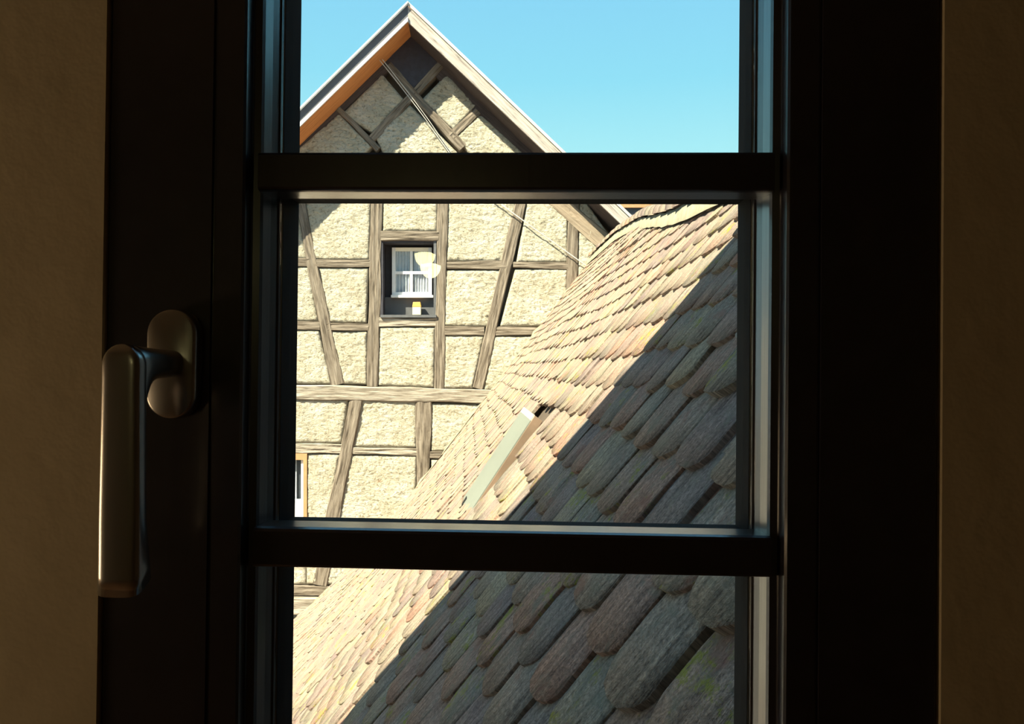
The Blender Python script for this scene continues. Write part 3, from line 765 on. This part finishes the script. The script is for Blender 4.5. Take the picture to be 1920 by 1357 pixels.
for i, Y in enumerate([TS + (TE - TS) * t / 90 for t in range(91)]):
    z = ztop(Y); x = 0.55 + z / TP; jit = noise.noise(Vector((Y * 3, 1, 2))) * 0.02
    vs_ += [(x - 0.085 + jit, Y, EYE + z - 0.085 + jit), (x - 0.070, Y, EYE + z + 0.008 + jit), (x + 0.06, Y, EYE + z + 0.02), (x + 0.1, Y, EYE + z - 0.15)]
for i in range(90):
    for j in range(3): a = i * 4 + j; fs.append([a, a + 1, a + 5, a + 4])
link('ridge_mortar', mesh_from(vs_, fs, True), m['mortar'], roof, Matrix.Identity(4))
# mortar fillet against the house wall
vs_, fs = [], []; K = 70
for i in range(K + 1):
    s = ARC[-1] * i / K; P, d = prof_at(s)
    if P.z > 1.66: P = Vector((0.55 + 1.66 / TP, 0, 1.66))
    nn = Vector((-d.z, 0, d.x)); j = noise.noise(Vector((s * 5, 3, 1)))
    q = Vector((P.x, 0, P.z + EYE)) - nn * 0.012
    vs_ += [q + Vector((0, TE - 0.05 + j * 0.03, 0)) + nn * 0.012, q + Vector((0, YG - 0.02, 0)) + nn * (0.02 + 0.06 * j), q + Vector((0, YG + 0.08, 0)) - nn * 0.05]
for i in range(K):
    for j in range(2): a = i * 3 + j; fs.append([a, a + 1, a + 4, a + 3])
link('mortar_fillet', mesh_from(vs_, fs, True), m['mortar'], roof, Matrix.Identity(4))

# ------------------------------------------------------------------ roof hatch, lid a little open at the top
hb, ht_ = Vector((-0.035, 0, EYE - 0.775)), Vector((0.315, 0, EYE - 0.235))
hd = (ht_ - hb).normalized(); hn = Vector((-hd.z, 0, hd.x)); hl = (ht_ - hb).length
hatch = empty('roof_hatch', Vector((0.1, (hatch_y0 + hatch_y1) / 2, EYE - 0.6)), 'pale sheet-clad roof hatch standing slightly open on the sunny tiles', 'hatch')
hmt = Matrix((hd, Vector((0, 1, 0)), hd.cross(Vector((0, 1, 0))))).transposed().to_4x4(); hmt.translation = Vector((hb.x, hatch_y0, hb.z))
if hmt.col[2].xyz.dot(hn) < 0: pass
wy = hatch_y1 - hatch_y0
sg = 1 if hmt.col[2].xyz.dot(hn) > 0 else -1
def hbox(name, lo, hi, mat, bev=0.0):
    lo = list(lo); hi = list(hi)
    if sg < 0: lo[2], hi[2] = -hi[2], -lo[2]
    c = Vector([(a + b) / 2 for a, b in zip(lo, hi)])
    return link(name, box_mesh([a - q for a, q in zip(lo, c)], [b - q for b, q in zip(hi, c)], bev), mat, hatch, hmt @ Matrix.Translation(c))
hbox('lid', (0, 0, -0.052), (hl, wy, -0.003), m['hatch_wood'], 0.002)
hbox('sheet', (-0.004, 0.006, -0.003), (hl - 0.03, wy + 0.004, 0.003), m['hatch_sheet'], 0.001)
hbox('end_strip', (hl - 0.03, 0.006, -0.003), (hl + 0.004, wy + 0.004, 0.004), m['bargeboard_wood'])
for y0_, y1_ in ((0.01, 0.045), (wy - 0.045, wy - 0.01)): hbox('kerb', (0.0, y0_, -0.13), (hl - 0.01, y1_, -0.055), m['hatch_wood'])
hbox('kerb', (hl - 0.05, 0.045, -0.13), (hl - 0.01, wy - 0.045, -0.055), m['hatch_wood'])
for y0_ in (0.12, wy - 0.2): hbox('hinge', (-0.02, y0_, -0.02), (0.03, y0_ + 0.08, 0.006), m['gasket'])

# ------------------------------------------------------------------ cable from the gable to the ridge
cab = empty('cable', at(1098, 498, YG - 0.3), 'thin pale twin cable slung across the gable down to the roof ridge', 'cable')
for k_, dx in ((0, 0.0), (1, 5.0)):
    pts = [(712 + dx, 113 - dx * .3, 0.05), (782 + dx, 200, -0.16), (833 + dx * .8, 274, -0.10), (884 + dx * .5, 340, -0.08), (941 + dx * .3, 385, -0.08), (1020 + dx * .2, 442, -0.08), (1100 + dx * .2, 499, -0.08)]
    cu = bpy.data.curves.new('c', 'CURVE'); cu.dimensions = '3D'; sp = cu.splines.new('NURBS'); sp.points.add(len(pts) - 1); sp.use_endpoint_u = True; sp.order_u = 3
    for q, (x, y, dy) in zip(sp.points, pts): q.co = (*at(x, y, YG + dy - (0.3 if dy == 0.05 else 0)), 1)
    cu.bevel_depth = 0.0062; cu.bevel_resolution = 2; cu.resolution_u = 8
    tmp = bpy.data.objects.new('tmp', cu); C.objects.link(tmp)
    me = bpy.data.meshes.new_from_object(tmp.evaluated_get(bpy.context.evaluated_depsgraph_get())); bpy.data.objects.remove(tmp)
    me.materials.clear(); link('strand', me, m['cable_grey'], cab, Matrix.Identity(4))

# ------------------------------------------------------------------ room lamp mirrored in the panes, plus an added fill lamp
GLW = 0.488
def mirror(px, py, D):
    d = ray(px, py); a = WMAT.to_3x3().inverted() @ d; tw = 2 * GLW + D
    p = a * (tw / a.y); return Vector((p.x, -D, p.z))
lp = mirror(807, 498, 4.0)
pl = empty('pendant_lamp', WMAT @ Vector((lp.x, lp.y, CEIL_V)), 'small glowing bowl pendant lamp mirrored pale yellow in the window glass', 'lamp')
R_ = 0.070; secs = []
for i in range(11):
    a = math.pi / 2 * i / 10; secs.append([(R_ * max(0.02, math.sin(a)) * math.cos(t * math.pi / 12), R_ * max(0.02, math.sin(a)) * math.sin(t * math.pi / 12), -R_ * 1.2 * math.cos(a)) for t in range(24)])
secs.append([(R_ * 0.55 * math.cos(t * math.pi / 12), R_ * 0.55 * math.sin(t * math.pi / 12), 0.012) for t in range(24)])
link('bowl', loft(secs), m['lamp_bowl'], pl, WMAT @ Matrix.Translation(lp))
rod = loft([[(0.004 * math.cos(t * .785), 0.004 * math.sin(t * .785), z) for t in range(8)] for z in (0.012, CEIL_V - lp.z)])
link('rod', rod, m['gasket'], pl, WMAT @ Matrix.Translation(lp))
link('canopy', loft([[(0.05 * math.cos(t * .5236), 0.05 * math.sin(t * .5236), z) for t in range(12)] for z in (-0.02, 0)]), m['brass'], pl, WMAT @ Matrix.Translation((lp.x, lp.y, CEIL_V)))
fp = Vector((-1.3, 0.16, FLOOR_V))  # invented lamp out of view, brightens the wall strip left of the window
fl = empty('fill_lamp', WMAT @ fp, 'unseen fill lamp added to warm the wall left of the window', 'lamp')
def lathe(name, prof_, mat, loc):
    secs = [[(r * math.cos(t * math.pi / 12), r * math.sin(t * math.pi / 12), z) for t in range(24)] for r, z in prof_]
    return link(name, loft(secs), mat, fl, WMAT @ Matrix.Translation(loc))
lathe('base', [(0.14, 0), (0.14, 0.015), (0.02, 0.03)], m['brass'], fp); lathe('pole', [(0.012, 0.03), (0.012, 1.15)], m['brass'], fp)
lathe('shade', [(0.16, 1.12), (0.12, 1.36)], m['fill_lamp_glow'], fp)
